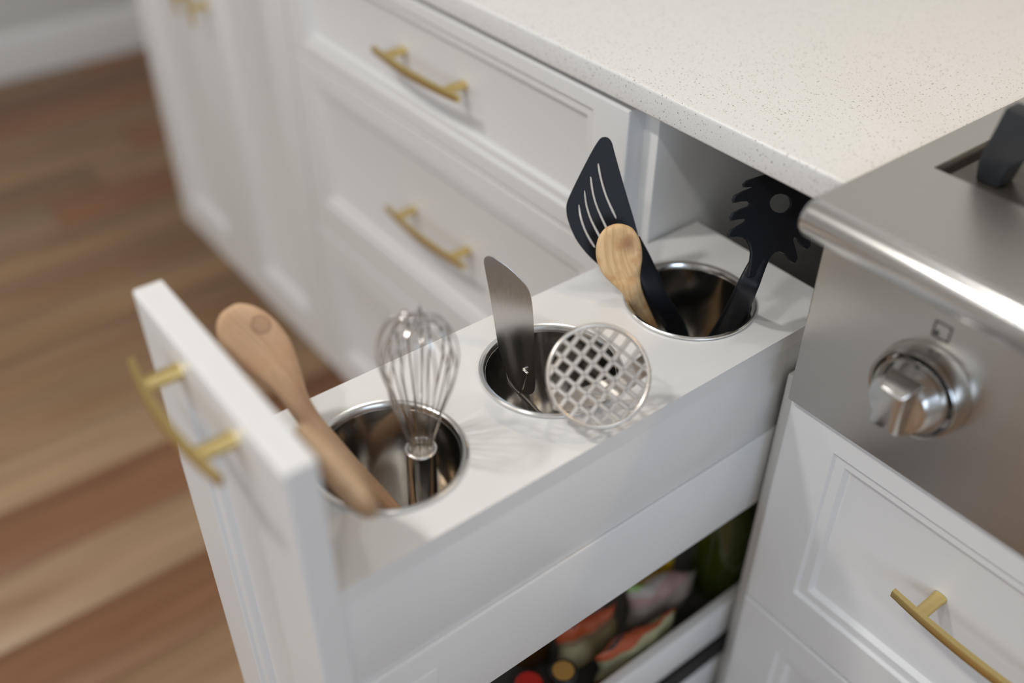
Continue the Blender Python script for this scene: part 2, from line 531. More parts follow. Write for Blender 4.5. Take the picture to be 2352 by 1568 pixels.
# right wall and front wall, each with a window opening
def wall_hole(a0, a1, z0, z1, b0, b1, c0, c1, t0, t1, along):
    ms = []
    for p0, p1, q0, q1 in ((a0, b0, z0, z1), (b1, a1, z0, z1), (b0, b1, z0, c0), (b0, b1, c1, z1)):
        ms.append(box(t0, t1, p0, p1, q0, q1, 0) if along == 'y' else box(p0, p1, t0, t1, q0, q1, 0))
    return join(ms)
struct('wall_right', wall_hole(-3.6, 0.64, 0, 2.6, -1.9, -0.3, 0.9, 2.2, 3.2, 3.32, 'y'), WALL)
struct('wall_front', wall_hole(-2.87, 3.32, 0, 2.6, -0.95, 1.55, 0.9, 2.3, -3.72, -3.6, 'x'), WALL)
GLASS = simple('window_glass', (1, 1, 1), 0.0, trans=1.0, noise=0.001, ior=1.05)
w1 = tag(thing('window_1', None, None, (3.2, -1.1, 0.9)), kind='structure')
link('window_frame', join([box(3.21, 3.27, -1.9, -1.84, 0.9, 2.2), box(3.21, 3.27, -0.36, -0.3, 0.9, 2.2), box(3.21, 3.27, -1.84, -0.36, 0.9, 0.96), box(3.21, 3.27, -1.84, -0.36, 2.14, 2.2), box(3.22, 3.26, -1.12, -1.08, 0.96, 2.14)]), w1, PAINT)
w2 = tag(thing('window_2', None, None, (0.3, -3.6, 0.9)), kind='structure')
link('window_frame', join([box(-0.95, -0.89, -3.67, -3.61, 0.9, 2.3), box(1.49, 1.55, -3.67, -3.61, 0.9, 2.3), box(-0.89, 1.49, -3.67, -3.61, 0.9, 0.96), box(-0.89, 1.49, -3.67, -3.61, 2.24, 2.3), box(0.28, 0.32, -3.66, -3.62, 0.96, 2.24)]), w2, PAINT)
def skirting(d0, d1, e, face):   # profile swept along y
    prof = [(0, 0), (0.016, 0), (0.016, 0.105), (0.013, 0.112), (0.013, 0.118), (0.007, 0.128), (0.004, 0.135), (0, 0.135)]
    v = [(face + p, d, h) for d in (d0, d1) for p, h in prof]
    n = len(prof)
    f = [(i, (i + 1) % n, n + (i + 1) % n, n + i) for i in range(n)] + [tuple(range(n)), tuple(range(2 * n - 1, n - 1, -1))]
    return mesh(v, f, 30)
struct('baseboard_left', skirting(-3.6, 0.64, 0, -2.75), PAINT)

# ------------------------------------------------------------------ brass bow handle, built along x, standing out to -y
def bow(cc, length, stand=0.026, bow_d=0.006):
    v, f = [], []
    n = 22
    for i in range(n + 1):
        t = -1 + 2 * i / n
        x = t * length / 2
        y = -(stand + bow_d * (1 - t * t))
        w = 0.0036 + 0.0009 * (1 - t * t)
        d = 0.0024 + 0.0003 * (1 - t * t)
        ring = [(-d, -w * 0.55), (-d * 0.7, -w), (d, -w), (d, w), (-d * 0.7, w), (-d, w * 0.55)]
        v += [(x, y + a, b) for a, b in ring]
    m = 6
    for i in range(n):
        for k in range(m):
            f.append((i * m + k, i * m + (k + 1) % m, (i + 1) * m + (k + 1) % m, (i + 1) * m + k))
    f.append(tuple(range(m))); f.append(tuple(n * m + k for k in range(m - 1, -1, -1)))
    bar = mesh(v, f, 40)
    parts = [bar]
    for s in (-1, 1):
        x = s * cc / 2
        t = x / (length / 2)
        yb = -(stand + bow_d * (1 - t * t)) + 0.001
        prof = []
        v, f = [], []
        for (yy, a, b) in ((0, 0.0062, 0.0047), (-0.002, 0.0060, 0.0046), (-0.006, 0.0056, 0.0044), (yb + 0.004, 0.0055, 0.0042), (yb, 0.0058, 0.0042)):
            v += [(x + a * math.copysign(abs(math.cos(2 * PI * k / 16)) ** 0.7, math.cos(2 * PI * k / 16)), yy, b * math.copysign(abs(math.sin(2 * PI * k / 16)) ** 0.7, math.sin(2 * PI * k / 16))) for k in range(16)]
        for i in range(4):
            for k in range(16):
                f.append((i * 16 + k, i * 16 + (k + 1) % 16, (i + 1) * 16 + (k + 1) % 16, (i + 1) * 16 + k))
        f.append(tuple(range(16))); f.append(tuple(64 + k for k in range(15, -1, -1)))
        parts.append(mesh(v, f, 40))
    me = join(parts)
    me.materials.append(BRASS)
    return me
BOW_L = bow(0.118, 0.170)
BOW_S = bow(0.076, 0.128, 0.021)

def add_handle(me, parent, x, y, z, vertical=False, label='brushed brass bow handle'):
    o = bpy.data.objects.new('handle', me)
    COL.objects.link(o)
    o.parent = parent
    o.location = Vector((x, y, z)) - world_of(parent)
    if vertical: o.rotation_euler = (0, PI / 2, 0)
    o['label'] = label
    return o

# ------------------------------------------------------------------ two-door cabinet at the far end
t = thing('base_cabinet', 'white base cabinet with two moulded doors at the far left end of the counter', 'cabinet', (-1.09, 0.3, 0))
link('carcass', join([box(-1.405, -0.772, 0.0, 0.62, 0.15, 0.886), ]), t, PAINT)
link('toe_kick', box(-1.405, -0.772, 0.07, 0.085, 0.001, 0.15, 0), t, PAINT)
for a, b, hx, lab in ((-1.405, -1.0895, -1.118, 'left'), (-1.0865, -0.7735, -1.055, 'right')):
    d = link('door', panel(a, b, 0.153, 0.884, -0.02, (0.07, 0.07, 0.072, 0.06)), t, PAINT)
    add_handle(BOW_L, d, hx, -0.02, 0.765, True)

# ------------------------------------------------------------------ three-drawer cabinet
t = thing('drawer_cabinet', 'white three-drawer base cabinet between the far doors and the pulled-out organizer', 'cabinet', (-0.44, 0.3, 0))
link('carcass', box(-0.771, -0.1095, 0.0, 0.62, 0.15, 0.886), t, PAINT)
link('toe_kick', box(-0.771, -0.1095, 0.07, 0.085, 0.001, 0.15, 0), t, PAINT)
for z0, z1, fr in ((0.7295, 0.8845, (0.046, 0.046, 0.021, 0.015)), (0.4505, 0.7270, (0.048, 0.046, 0.056, 0.030)), (0.153, 0.448, (0.048, 0.046, 0.060, 0.045))):
    d = link('drawer', panel(-0.7695, -0.1080, z0, z1, -0.02, fr), t, PAINT)
    hz = {0.7295: 0.8145, 0.4505: 0.603, 0.153: 0.33}[z0]
    add_handle(BOW_L, d, -0.428, -0.0115, hz)

# ------------------------------------------------------------------ pull-out cabinet shell and its pulled-out organizer
t = thing('cabinet_shell', 'narrow open white cabinet shell that the utensil organizer slides out of', 'cabinet', (0, 0.3, 0))
link('side_panel', box(-0.1090, -0.0900, 0.0, 0.60, 0.15, 0.8885, 0.0008), t, LAMI)
link('side_panel', box(0.0900, 0.1090, 0.0, 0.60, 0.15, 0.7100, 0.0008), t, INSIDE)
link('side_panel', box(0.0900, 0.1090, 0.03, 0.60, 0.7101, 0.8885, 0.0008), t, INSIDE)
link('back_panel', box(-0.0900, 0.0900, 0.585, 0.60, 0.15, 0.8885, 0), t, INSIDE)
link('bottom_panel', box(-0.0900, 0.0900, 0.002, 0.585, 0.15, 0.168, 0), t, INSIDE)
link('toe_kick', box(-0.1090, 0.1090, 0.07, 0.085, 0.001, 0.149, 0), t, PAINT)

JARS = [(0.003, -0.3465), (0.0, -0.1927), (0.001, -0.0373)]
ZI = 0.753
org = thing('pull_out_organizer', 'white pull-out utensil organizer slid out of the cabinet, tall front board and three round holes', 'drawer', (0, -0.2, 0.15))
fb = link('front_board', panel(-0.1035, 0.1045, 0.153, 0.889, -0.463, (0.058, 0.058, 0.06, 0.05)), org, PAINT)
add_handle(BOW_S, fb, 0.0005, -0.463, 0.866)
# top board with three round holes
def top_board():
    v, f = [], []
    HR = 0.0545
    n = 64
    cells = [(-0.443, -0.2696), (-0.2696, -0.115), (-0.115, 0.0635)]
    zs = (ZI, 0.7372)
    X = 0.0864
    for (y0, y1), (cx, cy) in zip(cells, JARS):
        angs = sorted([2 * PI * k / n for k in range(n)] + [math.atan2(yy - cy, xx - cx) % (2 * PI) for xx in (-X, X) for yy in (y0, y1)])
        base = len(v)
        m = len(angs)
        for z in zs:
            for a in angs:
                v.append((cx + HR * math.cos(a), cy + HR * math.sin(a), z))
            for a in angs:
                ca, sa = math.cos(a), math.sin(a)
                r = min([((X if ca > 0 else -X) - cx) / ca if abs(ca) > 1e-9 else 9, ((y1 if sa > 0 else y0) - cy) / sa if abs(sa) > 1e-9 else 9])
                v.append((cx + r * ca, cy + r * sa, z))
        for i in range(m):
            j = (i + 1) % m
            f.append((base + i, base + m + i, base + m + j, base + j))
            b2 = base + 2 * m
            f.append((b2 + i, b2 + j, b2 + m + j, b2 + m + i))
            f.append((base + i, base + j, b2 + j, b2 + i))
    b = len(v)
    y0, y1 = -0.443, 0.0635
    v += [(-X, y0, zs[0]), (X, y0, zs[0]), (X, y1, zs[0]), (-X, y1, zs[0]), (-X, y0, zs[1]), (X, y0, zs[1]), (X, y1, zs[1]), (-X, y1, zs[1])]
    for i in range(4):
        j = (i + 1) % 4
        f.append((b + i, b + j, b + 4 + j, b + 4 + i))
    return mesh(v, f, 30)
link('top_board', top_board(), org, LAMI)
for s in (1, -1):
    a = (0.0700, 0.0856) if s > 0 else (-0.0856, -0.0700)
    link('upper_side', box(a[0], a[1], -0.4428, 0.0630, 0.6425, 0.7370, 0.0006), org, LAMI)
    a = (0.0700, 0.0878) if s > 0 else (-0.0878, -0.0700)
    link('lower_side', box(a[0], a[1], -0.4428, 0.0630, 0.5450, 0.6420, 0.0016, 3), org, LAMI)
    a = (0.0872, 0.0890) if s > 0 else (-0.0890, -0.0872)
    link('side_plate', box(a[0], a[1], -0.4428, -0.3700, 0.556, 0.6135, 0.0010), org, LAMI)  # raised plate in place of a notch, added to catch a bright line
link('box_bottom', box(-0.0699, 0.0699, -0.4428, 0.0630, 0.5450, 0.5580, 0), org, LAMI)
link('back_board', box(-0.0699, 0.0699, 0.050, 0.0630, 0.5581, 0.7371, 0), org, LAMI)
for z in (0.335, 0.150):
    for s in (1, -1):
        a = (0.0740, 0.0868) if s > 0 else (-0.0868, -0.0740)
        link('tray_rail', box(a[0], a[1], -0.4428, 0.0630, z + 0.002, z + 0.058, 0.0025, 3), org, LAMI)
    link('tray_floor', box(-0.0739, 0.0739, -0.4428, 0.0630, z + 0.004, z + 0.012, 0), org, simple('shaded_tray_floor', (0.06, 0.058, 0.055), 0.6, noise=0.1))  # white tray floor coloured dark to stand in for shade under the box
    link('tray_back', box(-0.0739, 0.0739, 0.0530, 0.0629, z + 0.0121, z + 0.057, 0), org, LAMI)
for s in (1, -1):
    a = (0.0760, 0.0885) if s > 0 else (-0.0885, -0.0760)
    link('runner', box(a[0], a[1], -0.4428, 0.30, 0.300, 0.330, 0.001), org, DARK)
link('tray_rail', box(0.0740, 0.0868, -0.4428, 0.0630, 0.236, 0.294, 0.0025, 3), org, LAMI)
link('tray_rail', box(-0.0868, -0.0740, -0.4428, 0.0630, 0.236, 0.294, 0.0025, 3), org, LAMI)

# ------------------------------------------------------------------ countertop
link('countertop', box(-1.425, 0.1155, -0.0225, 0.638, 0.890, 0.915, 0.0032, 4), None, QUARTZ, (-0.65, 0.3, 0.89))
tag(bpy.data.objects['countertop'], 'white speckled quartz countertop over the drawers and the open organizer cabinet', 'countertop')

# ------------------------------------------------------------------ cabinet under the cooktop
t = thing('drawer_cabinet', 'white drawer cabinet under the steel cooktop at the right', 'cabinet', (0.53, 0.3, 0))
link('carcass', box(0.1110, 0.9500, 0.0, 0.62, 0.15, 0.7095), t, PAINT)
link('toe_kick', box(0.1110, 0.9500, 0.07, 0.085, 0.001, 0.149, 0), t, PAINT)
for z0, z1, fr in ((0.4455, 0.7078, (0.049, 0.049, 0.052, 0.0255)), (0.153, 0.4422, (0.049, 0.049, 0.055, 0.036))):
    d = link('drawer', panel(0.1108, 0.9490, z0, z1, -0.02, fr), t, PAINT)
    add_handle(BOW_L, d, 0.337, -0.0115, 0.607 if z0 > 0.3 else 0.31)

# ------------------------------------------------------------------ cooktop
ck = thing('cooktop', 'stainless steel gas cooktop with rounded front edge set beside the white countertop', 'cooktop', (0.53, 0.3, 0.7095))
ZC = 0.9185
hx0, hx1, hy0, hy1 = 0.1425, 0.900, 0.040, 0.52
def cook_top():
    X0, X1, Y0, Y1 = 0.1170, 0.952, -0.061, 0.62
    r = 0.0015
    v = [(X0 + r, Y0, ZC), (X1, Y0, ZC), (X1, Y1, ZC), (X0 + r, Y1, ZC), (hx0, hy0, ZC), (hx1, hy0, ZC), (hx1, hy1, ZC), (hx0, hy1, ZC)]
    f = [(0, 1, 5, 4), (1, 2, 6, 5), (2, 3, 7, 6), (3, 0, 4, 7)]
    v += [(hx0 + .0005, hy0 + .0005, ZC - .0012), (hx1, hy0 + .0005, ZC - .0012), (hx1, hy1, ZC - .0012), (hx0 + .0005, hy1, ZC - .0012),
          (hx0 + .0005, hy0 + .0005, ZC - .014), (hx1, hy0 + .0005, ZC - .014), (hx1, hy1, ZC - .014), (hx0 + .0005, hy1, ZC - .014)]
    for a, b in ((4, 8), (8, 12)):
        for k in range(4):
            f.append((a + k, a + (k + 1) % 4, b + (k + 1) % 4, b + k))
    v += [(X0 + r * .3, Y0, ZC - r * .3), (X0, Y0, ZC - r), (X0, Y0, ZC - .0032), (X0 + r * .3, Y1, ZC - r * .3), (X0, Y1, ZC - r), (X0, Y1, ZC - .0032)]
    f += [(0, 3, 19, 16), (16, 19, 20, 17), (17, 20, 21, 18)]
    return mesh(v, f, 30)
link('top_plate', cook_top(), ck, STEEL)
link('body', box(0.1180, 0.950, -0.020, 0.62, 0.7110, 0.9040, 0), ck, STEEL)
link('control_panel', box(0.1115, 0.950, -0.0270, -0.0205, 0.7112, 0.8912, 0.0012, 3), ck, STEEL)
link('recess_floor', box(hx0 + .001, hx1 - .001, hy0 + .001, hy1 - .001, 0.9042, 0.9055, 0), ck, DARK)
link('burner_pan', box(hx0 + .0065, hx1 - .006, hy0 + .0045, hy1 - .006, 0.9056, 0.9125, 0.002), ck, PAN)
# rolled front edge
def bullnose():
    r, yc, zc = 0.0145, -0.0610, ZC - 0.0145
    n = 40
    prof = [(yc + r * math.sin(2 * PI * k / n), zc + r * math.cos(2 * PI * k / n)) for k in range(n)]
    xs = [(0.1160, 0.62), (0.1164, 0.78), (0.1174, 0.90), (0.1190, 0.97), (0.1212, 1.0), (0.952, 1.0)]
    v, f = [], []
    for x, s in xs:
        v += [(x, yc + (a - yc) * s, zc + (b - zc) * s) for a, b in prof]
    for i in range(len(xs) - 1):
        for k in range(n):
            f.append((i * n + k, i * n + (k + 1) % n, (i + 1) * n + (k + 1) % n, (i + 1) * n + k))
    f.append(tuple(range(n))); f.append(tuple(range(6 * n - 1, 5 * n - 1, -1)))
    return mesh(v, f, 60)
link('front_rail', bullnose(), ck, STEELV)
link('rail_web', box(0.1190, 0.950, -0.056, -0.0206, 0.8915, 0.9160, 0), ck, STEEL)
# burner position symbol
def symbol():
    y0, y1 = -0.0274, -0.0269
    cx, cz, a, w = 0.2160, 0.8465, 0.0066, 0.0011
    ms = [box(cx - a, cx + a, y0, y1, cz - a, cz - a + w, 0), box(cx - a, cx + a, y0, y1, cz + a - w, cz + a, 0),
          box(cx - a, cx - a + w, y0, y1, cz - a + w, cz + a - w, 0), box(cx + a - w, cx + a, y0, y1, cz - a + w, cz + a - w, 0),
          lathe([(0.0019, 0), (0.0019, 0.0005)], (cx - 0.0032, -0.0269, cz - 0.0028), 16, (0, -1, 0))]
    return join(ms)
link('burner_symbol', symbol(), ck, INK)
kc = (0.2170, -0.0270, 0.7980)
kn = link('knob', lathe([(0.0, 0.0165), (0.006, 0.0165), (0.0292, 0.0165), (0.0292, 0.0200), (0.0276, 0.0225), (0.0245, 0.030), (0.0225, 0.0335), (0.019, 0.0350), (0.0, 0.0352)], kc, 64, (0, -1, 0)), ck, KNOBM)
link('bezel', lathe([(0.0320, 0.0), (0.0358, 0.0), (0.0368, 0.002), (0.0361, 0.0085), (0.0346, 0.0165), (0.0336, 0.0180), (0.0324, 0.0172), (0.0312, 0.0150), (0.0308, 0.0060), (0.0, 0.006)], kc, 64, (0, -1, 0)), kn, KNOBM)
def grip():
    x0, z0 = kc[0], kc[2] + 0.004
    y0, y1 = kc[1] - 0.030, kc[1] - 0.0475
    v, f = [], []
    for (y, w, h0, h1) in ((y0, 0.0135, -0.0245, 0.0215), (y0 - 0.012, 0.0110, -0.0215, 0.0180), (y1 + 0.002, 0.0100, -0.0190, 0.0155), (y1, 0.0088, -0.0178, 0.0145)):
        v += [(x0 - w, y, z0 + h0), (x0 + w, y, z0 + h0), (x0 + w, y, z0 + h1), (x0 - w, y, z0 + h1)]
    for i in range(3):
        for k in range(4):
            f.append((4 * i + k, 4 * i + (k + 1) % 4, 4 * i + 4 + (k + 1) % 4, 4 * i + 4 + k))
    f += [(0, 3, 2, 1), (12, 13, 14, 15)]
    me = mesh(v, f, 0)
    bm = bmesh.new(); bm.from_mesh(me)
    bmesh.ops.bevel(bm, geom=list(bm.edges), offset=0.0012, segments=3, profile=0.5, affect='EDGES')
    bm.to_mesh(me); bm.free()
    me.shade_smooth(); me.set_sharp_from_angle(angle=math.radians(50))
    return me
link('grip', grip(), kn, KNOBM)
link('indicator_line', box(kc[0] - 0.0010, kc[0] + 0.0010, kc[1] - 0.0226, kc[1] - 0.0200, kc[2] + 0.0275, kc[2] + 0.0300, 0), kn, INK)

gt = thing('burner_grate', 'black cast iron burner grate standing in the cooktop recess', 'grate', (0.42, 0.26, 0.9126))
def grate_bar():
    v, f = [], []
    for (x, zt) in ((0.1630, 0.0), (0.1690, 1.0)): pass
    y0, y1 = 0.058, 0.080
    zb, zt = 0.9128, 0.9690
    v = [(0.1635, y0, 0.9270), (0.1690, y0 + .003, zt), (0.560, y0 + .003, zt), (0.560, y0, 0.9480), (0.2020, y0, 0.9480), (0.1860, y0, 0.9300), (0.1830, y0, zb), (0.1660, y0, zb),
         (0.1635, y1, 0.9270), (0.1690, y1 - .003, zt), (0.560, y1 - .003, zt), (0.560, y1, 0.9480), (0.2020, y1, 0.9480), (0.1860, y1, 0.9300), (0.1830, y1, zb), (0.1660, y1, zb)]
    n = 8
    f = [tuple(range(n)), tuple(range(2 * n - 1, n - 1, -1))] + [(i, n + i, n + (i + 1) % n, (i + 1) % n) for i in range(n)]
    me = mesh(v, f, 0)
    bm = bmesh.new(); bm.from_mesh(me)
    bmesh.ops.bevel(bm, geom=list(bm.edges), offset=0.0014, segments=2, profile=0.5, affect='EDGES')
    bm.to_mesh(me); bm.free()
    me.shade_smooth(); me.set_sharp_from_angle(angle=math.radians(50))
    return me
link('front_bar', grate_bar(), gt, IRON)
link('cross_bar', join([box(0.30, 0.315, 0.081, 0.45, 0.950, 0.966, 0.002), box(0.43, 0.445, 0.081, 0.45, 0.950, 0.966, 0.002), box(0.548, 0.560, 0.081, 0.45, 0.913, 0.966, 0.002)]), gt, IRON)
link('rear_bar', join([box(0.29, 0.560, 0.4505, 0.472, 0.948, 0.968, 0.002), box(0.29, 0.305, 0.452, 0.470, 0.9128, 0.948, 0.002)]), gt, IRON)

# ------------------------------------------------------------------ the three utensil jars
jar_words = ['steel jar nearest the front board, holding the whisk', 'middle steel jar of the organizer, holding the masher', 'steel jar nearest the cabinet, holding the black utensils']
prof = [(0.0, 0.0), (0.046, 0.0), (0.0500, 0.002), (0.0520, 0.006), (0.0528, 0.014), (0.0532, 0.132), (0.0540, 0.1342), (0.0572, 0.1344), (0.0578, 0.1354), (0.0576, 0.1366), (0.0566, 0.1374), (0.0552, 0.1370), (0.0538, 0.1362), (0.0526, 0.1335), (0.0520, 0.1290), (0.0516, 0.120), (0.0510, 0.016), (0.0495, 0.008), (0.0440, 0.0035), (0.0, 0.0030)]
for (jx, jy), lab in zip(JARS, jar_words):
    jb = thing('utensil_jar', lab, 'jar', (jx, jy, ZI - 0.1340), 'steel jars sunk in the organizer')
    wall = [(r, h) for r, h in prof]
    link('cup', lathe(wall[:6] + [(0.0522, 0.132)] + wall[14:], (jx, jy, ZI - 0.1340), 96), jb, JARM)
    link('rim', lathe([(0.0533, 0.1325)] + wall[6:14] + [(0.0521, 0.1300), (0.0525, 0.1295)], (jx, jy, ZI - 0.1340), 96, None, True), jb, RIMM)

# ------------------------------------------------------------------ big wooden spoon (first jar)
K1 = Vector((-0.0757, -0.3924, 0.8455)) - Vector((0.0232, -0.3298, 0.64))
K3 = Vector((-0.0365, -0.0787, 0.8075)) - Vector((-0.0195, -0.0192, 0.645))
BEECH = utensil_wood('beech_wood', (0.64, 0.42, 0.26), (0.53, 0.325, 0.185), (0.58, 0.345, 0.20), 50, (K1, 0.0098, (0.27, 0.13, 0.065), True))
OLDW = utensil_wood('worn_wood', (0.80, 0.56, 0.30), (0.60, 0.37, 0.17), (0.62, 0.33, 0.145), 90, (K3, 0.0125, (0.26, 0.115, 0.05), False))
BEECH2 = utensil_wood('pale_beech_wood', (0.52, 0.36, 0.215), (0.42, 0.27, 0.15), (0.45, 0.28, 0.155), 50)

def spoon(name, stations, side, m, label, split=None):
    base = Vector(stations[0][0])
    o = link(name, loft(stations, side), None, m, base)
    return tag(o, label, 'spoon')

s1 = [((0.0232, -0.3298, 0.64), 0.0070, 0.0060, 0), ((0.0224, -0.3305, 0.642), 0.0080, 0.0070, 0), ((0.0015, -0.3475, 0.69), 0.0083, 0.0074, 0), ((-0.018, -0.3657, 0.7318), 0.008, 0.0073, 0), ((-0.034, -0.3788, 0.764), 0.0079, 0.0072, 0), ((-0.0393, -0.3824, 0.7729), 0.008, 0.0072, 0), ((-0.0451, -0.3852, 0.7829), 0.0083, 0.0074, 0), ((-0.0505, -0.3872, 0.7923), 0.0091, 0.0078, 0), ((-0.0568, -0.3888, 0.803), 0.0117, 0.008, 0.0005), ((-0.0642, -0.3911, 0.8133), 0.0156, 0.0083, 0.0015), ((-0.0711, -0.3939, 0.8221), 0.0191, 0.0086, 0.0035), ((-0.0785, -0.398, 0.8307), 0.0205, 0.0088, 0.0048), ((-0.0851, -0.4014, 0.8379), 0.0195, 0.0086, 0.0045), ((-0.0913, -0.4042, 0.8437), 0.0166, 0.0078, 0.003), ((-0.0949, -0.4059, 0.8472), 0.0131, 0.0065, 0.0015), ((-0.0973, -0.4069, 0.8492), 0.0098, 0.005, 0.0004), ((-0.0985, -0.4075, 0.8504), 0.006, 0.0034, 0), ((-0.099, -0.4077, 0.8509), 0.002, 0.0014, 0)]
spoon('wooden_spoon', s1, (0.0264, 0.888, 0.4686), BEECH, 'large smooth beech spoon leaning out of the front jar towards the floor side')

# short flat wooden turner pointing out of the first jar
hA, hB = Vector((0.0479, -0.4252, 0.856)), Vector((0.1153, -0.4245, 0.856))
hm = (hA + hB) / 2
end = Vector((-0.0279, -0.3523, 0.662))
down = (end - hm).normalized()
hw = (hB - hA).length / 2
LH = (end - hm).length
s2 = []
for q, w, th in ((0.0, hw * .70, .0030), (0.001, hw * .84, .0055), (0.003, hw * .93, .0076), (0.007, hw * .985, .0090), (0.014, hw, .0096), (0.04, hw * .97, .0096), (0.060, hw * .74, .0092), (0.078, hw * .38, .0080), (0.094, .0068, .0068), (LH - .002, .0060, .0060), (LH, .0045, .0045)):
    s2.append((hm + down * q, w, th, 0))
tag(link('wooden_spatula', loft(s2, (1, 0.0, 0), power=2.4), None, BEECH2, s2[-1][0]), 'thick wooden spatula pointing up at the viewer from the front jar, overlapping the large spoon', 'spatula')

# ------------------------------------------------------------------ small worn wooden spoon (last jar)
s3 = [((-0.0195, -0.0192, 0.645), 0.0040, 0.0040, 0), ((-0.0199, -0.0203, 0.647), 0.0062, 0.0058, 0), ((-0.0232, -0.0536, 0.712), 0.0068, 0.0060, 0), ((-0.0287, -0.0689, 0.745), 0.0078, 0.0060, 0), ((-0.0289, -0.08, 0.7675), 0.0092, 0.0060, 0),
      ((-0.0339, -0.082, 0.7774), 0.0135, 0.0062, 0.0005), ((-0.038, -0.0837, 0.7867), 0.0178, 0.0070, 0.003), ((-0.0427, -0.0839, 0.7976), 0.0197, 0.0075, 0.0045), ((-0.0464, -0.0826, 0.8087), 0.0180, 0.0070, 0.0035), ((-0.0488, -0.0812, 0.817), 0.0130, 0.0055, 0.0012), ((-0.05, -0.0804, 0.8204), 0.0078, 0.0038, 0), ((-0.0507, -0.0799, 0.8215), 0.0025, 0.0015, 0)]
spoon('wooden_spoon', s3, (0.6099, 0.7932, -0.1522), OLDW, 'small worn and cracked wooden spoon standing before the black slotted turner')

# ------------------------------------------------------------------ whisk
wb = Vector((0.0115, -0.3240, 0.6240))
top = Vector((0.0065, -0.3213, 0.748))
wt = Vector((0.0095, -0.3194, 0.8737))
ax = (wt - top).normalized()
wb = top - ax * 0.122
wk = thing('whisk', 'steel balloon whisk standing upright in the front jar', 'whisk', tuple(wb))
link('handle', lathe([(0.0, 0), (0.008, 0.0), (0.0102, 0.002), (0.0108, 0.006), (0.0116, 0.05), (0.0115, 0.119), (0.0113, 0.1215), (0.0092, 0.1215), (0.0092, 0.112), (0.0, 0.112)], wb, 40, tuple(ax)), wk, KNOBM)
ringp = []
u0 = ax.orthogonal().normalized(); v0 = ax.cross(u0)
ringp = [wb + ax * 0.1218 + (u0 * math.cos(2 * PI * k / 36) + v0 * math.sin(2 * PI * k / 36)) * 0.0108 for k in range(36)]
link('collar', tube(ringp, 0.0011, 10, True), wk, RIMM)
link('plug', lathe([(0.0, 0.113), (0.0091, 0.113), (0.0088, 0.1165), (0.005, 0.1185), (0.0, 0.119)], wb, 24, tuple(ax)), wk, simple('whisk_plug', (0.62, 0.56, 0.46), 0.5, noise=0.05))
H = (wt - top).length
nw = 10
for k in range(nw):
    a = PI * k / nw + 0.13
    dirv = u0 * math.cos(a) + v0 * math.sin(a)
    sd = u0 * -math.sin(a) + v0 * math.cos(a)
    hh = H * (0.99 - 0.022 * ((k * 3) % 5))
    RW = 0.0278 - 0.0016 * ((k * 2) % 3)
    pts = []
    half = [(0.0080, -0.004), (0.0085, 0.05), (0.0125, 0.20), (0.0190, 0.40), (RW - 0.003, 0.56), (RW, 0.70), (RW * 0.93, 0.83), (RW * 0.70, 0.94), (RW * 0.36, 0.99)]
    off = 0.0016 * math.sin(k * 2.1)
    for r, h in half: pts.append(top + ax * h * hh + dirv * r + sd * off * h)
    pts.append(top + ax * hh + sd * off)
    for r, h in reversed(half): pts.append(top + ax * h * hh - dirv * r + sd * off * h)
    link('wire', tube(smooth_path(pts, 5), 0.00068, 6), wk, WIREM)
tip = top + ax * (H - 0.004)
link('tip_ring', tube([tip + (u0 * 0.0 + Vector((0.6125, 0.7905, 0.004)) * math.cos(2 * PI * q / 24) + ax * math.sin(2 * PI * q / 24)) * 0.0042 for q in range(24)], 0.0007, 6, True), wk, WIREM)

# ------------------------------------------------------------------ steel turner, serving fork and masher (middle jar)
fr = [(-0.0452, -0.2116, 0.762), (-0.15, 0.116, 0.9819), (-0.6112, -0.7915, 0.0001), (0.7771, -0.6001, 0.1896)]
st = thing('steel_turner', 'bare steel turner with a slanted blade standing in the middle jar', 'turner', (-0.0256, -0.2007, 0.7158))
bl = [(-0.0, -0.0), (0.037, 0.005), (0.0633, 0.0093), (0.0706, 0.0103), (0.0739, 0.0096), (0.075, 0.0068), (0.0736, 0.0025), (0.0663, -0.0077), (0.0559, -0.018), (0.0477, -0.0239), (0.039, -0.0267), (0.0256, -0.0283), (0.01, -0.0292), (-0.0083, -0.0302), (-0.0386, -0.0309), (-0.0461, -0.03), (-0.0495, -0.0257), (-0.047, -0.0191), (-0.0407, -0.0133), (-0.0263, -0.0068), (-0.012, -0.0025)]
link('blade', plate(fr, [sm2(bl, 3)], 0.0006, 0.0002), st, BLADE)
sa = Vector((-0.0247, -0.1991, 0.7175)) - Vector(fr[3]) * 0.0035
link('handle', tube([sa + Vector((0, 0, .012)), sa, sa.lerp(Vector((-0.0120, -0.1850, 0.6270)), .5), Vector((-0.0120, -0.1850, 0.6270))], [0.0024, 0.0028, 0.0032, 0.0032], 12), st, KNOBM)

fk = thing('serving_fork', 'thin steel two-pronged fork low inside the middle jar', 'fork', (-0.004, -0.200, 0.626))
base = Vector((-0.028, -0.2012, 0.712))
link('prong', tube(smooth_path([(-0.0455, -0.2065, 0.747), (-0.0411, -0.2063, 0.732), (-0.0362, -0.2063, 0.722), base], 5), 0.0017, 8), fk, WIREM)
link('prong', tube(smooth_path([(-0.0251, -0.1978, 0.736), (-0.0255, -0.1991, 0.727), base], 5), [0.0016] * 11, 8), fk, WIREM)
link('prong_tip', box(*[c for q in zip(Vector((-0.0248, -0.1985, 0.737)) - Vector((.003, .0012, .0012)), Vector((-0.0248, -0.1985, 0.737)) + Vector((.003, .0012, .0012))) for c in q], 0.0005), fk, RIMM)
link('shaft', tube([base, Vector((-0.0162, -0.1881, 0.69)), (0.0150, -0.2140, 0.632)], 0.0024, 10), fk, WIREM)

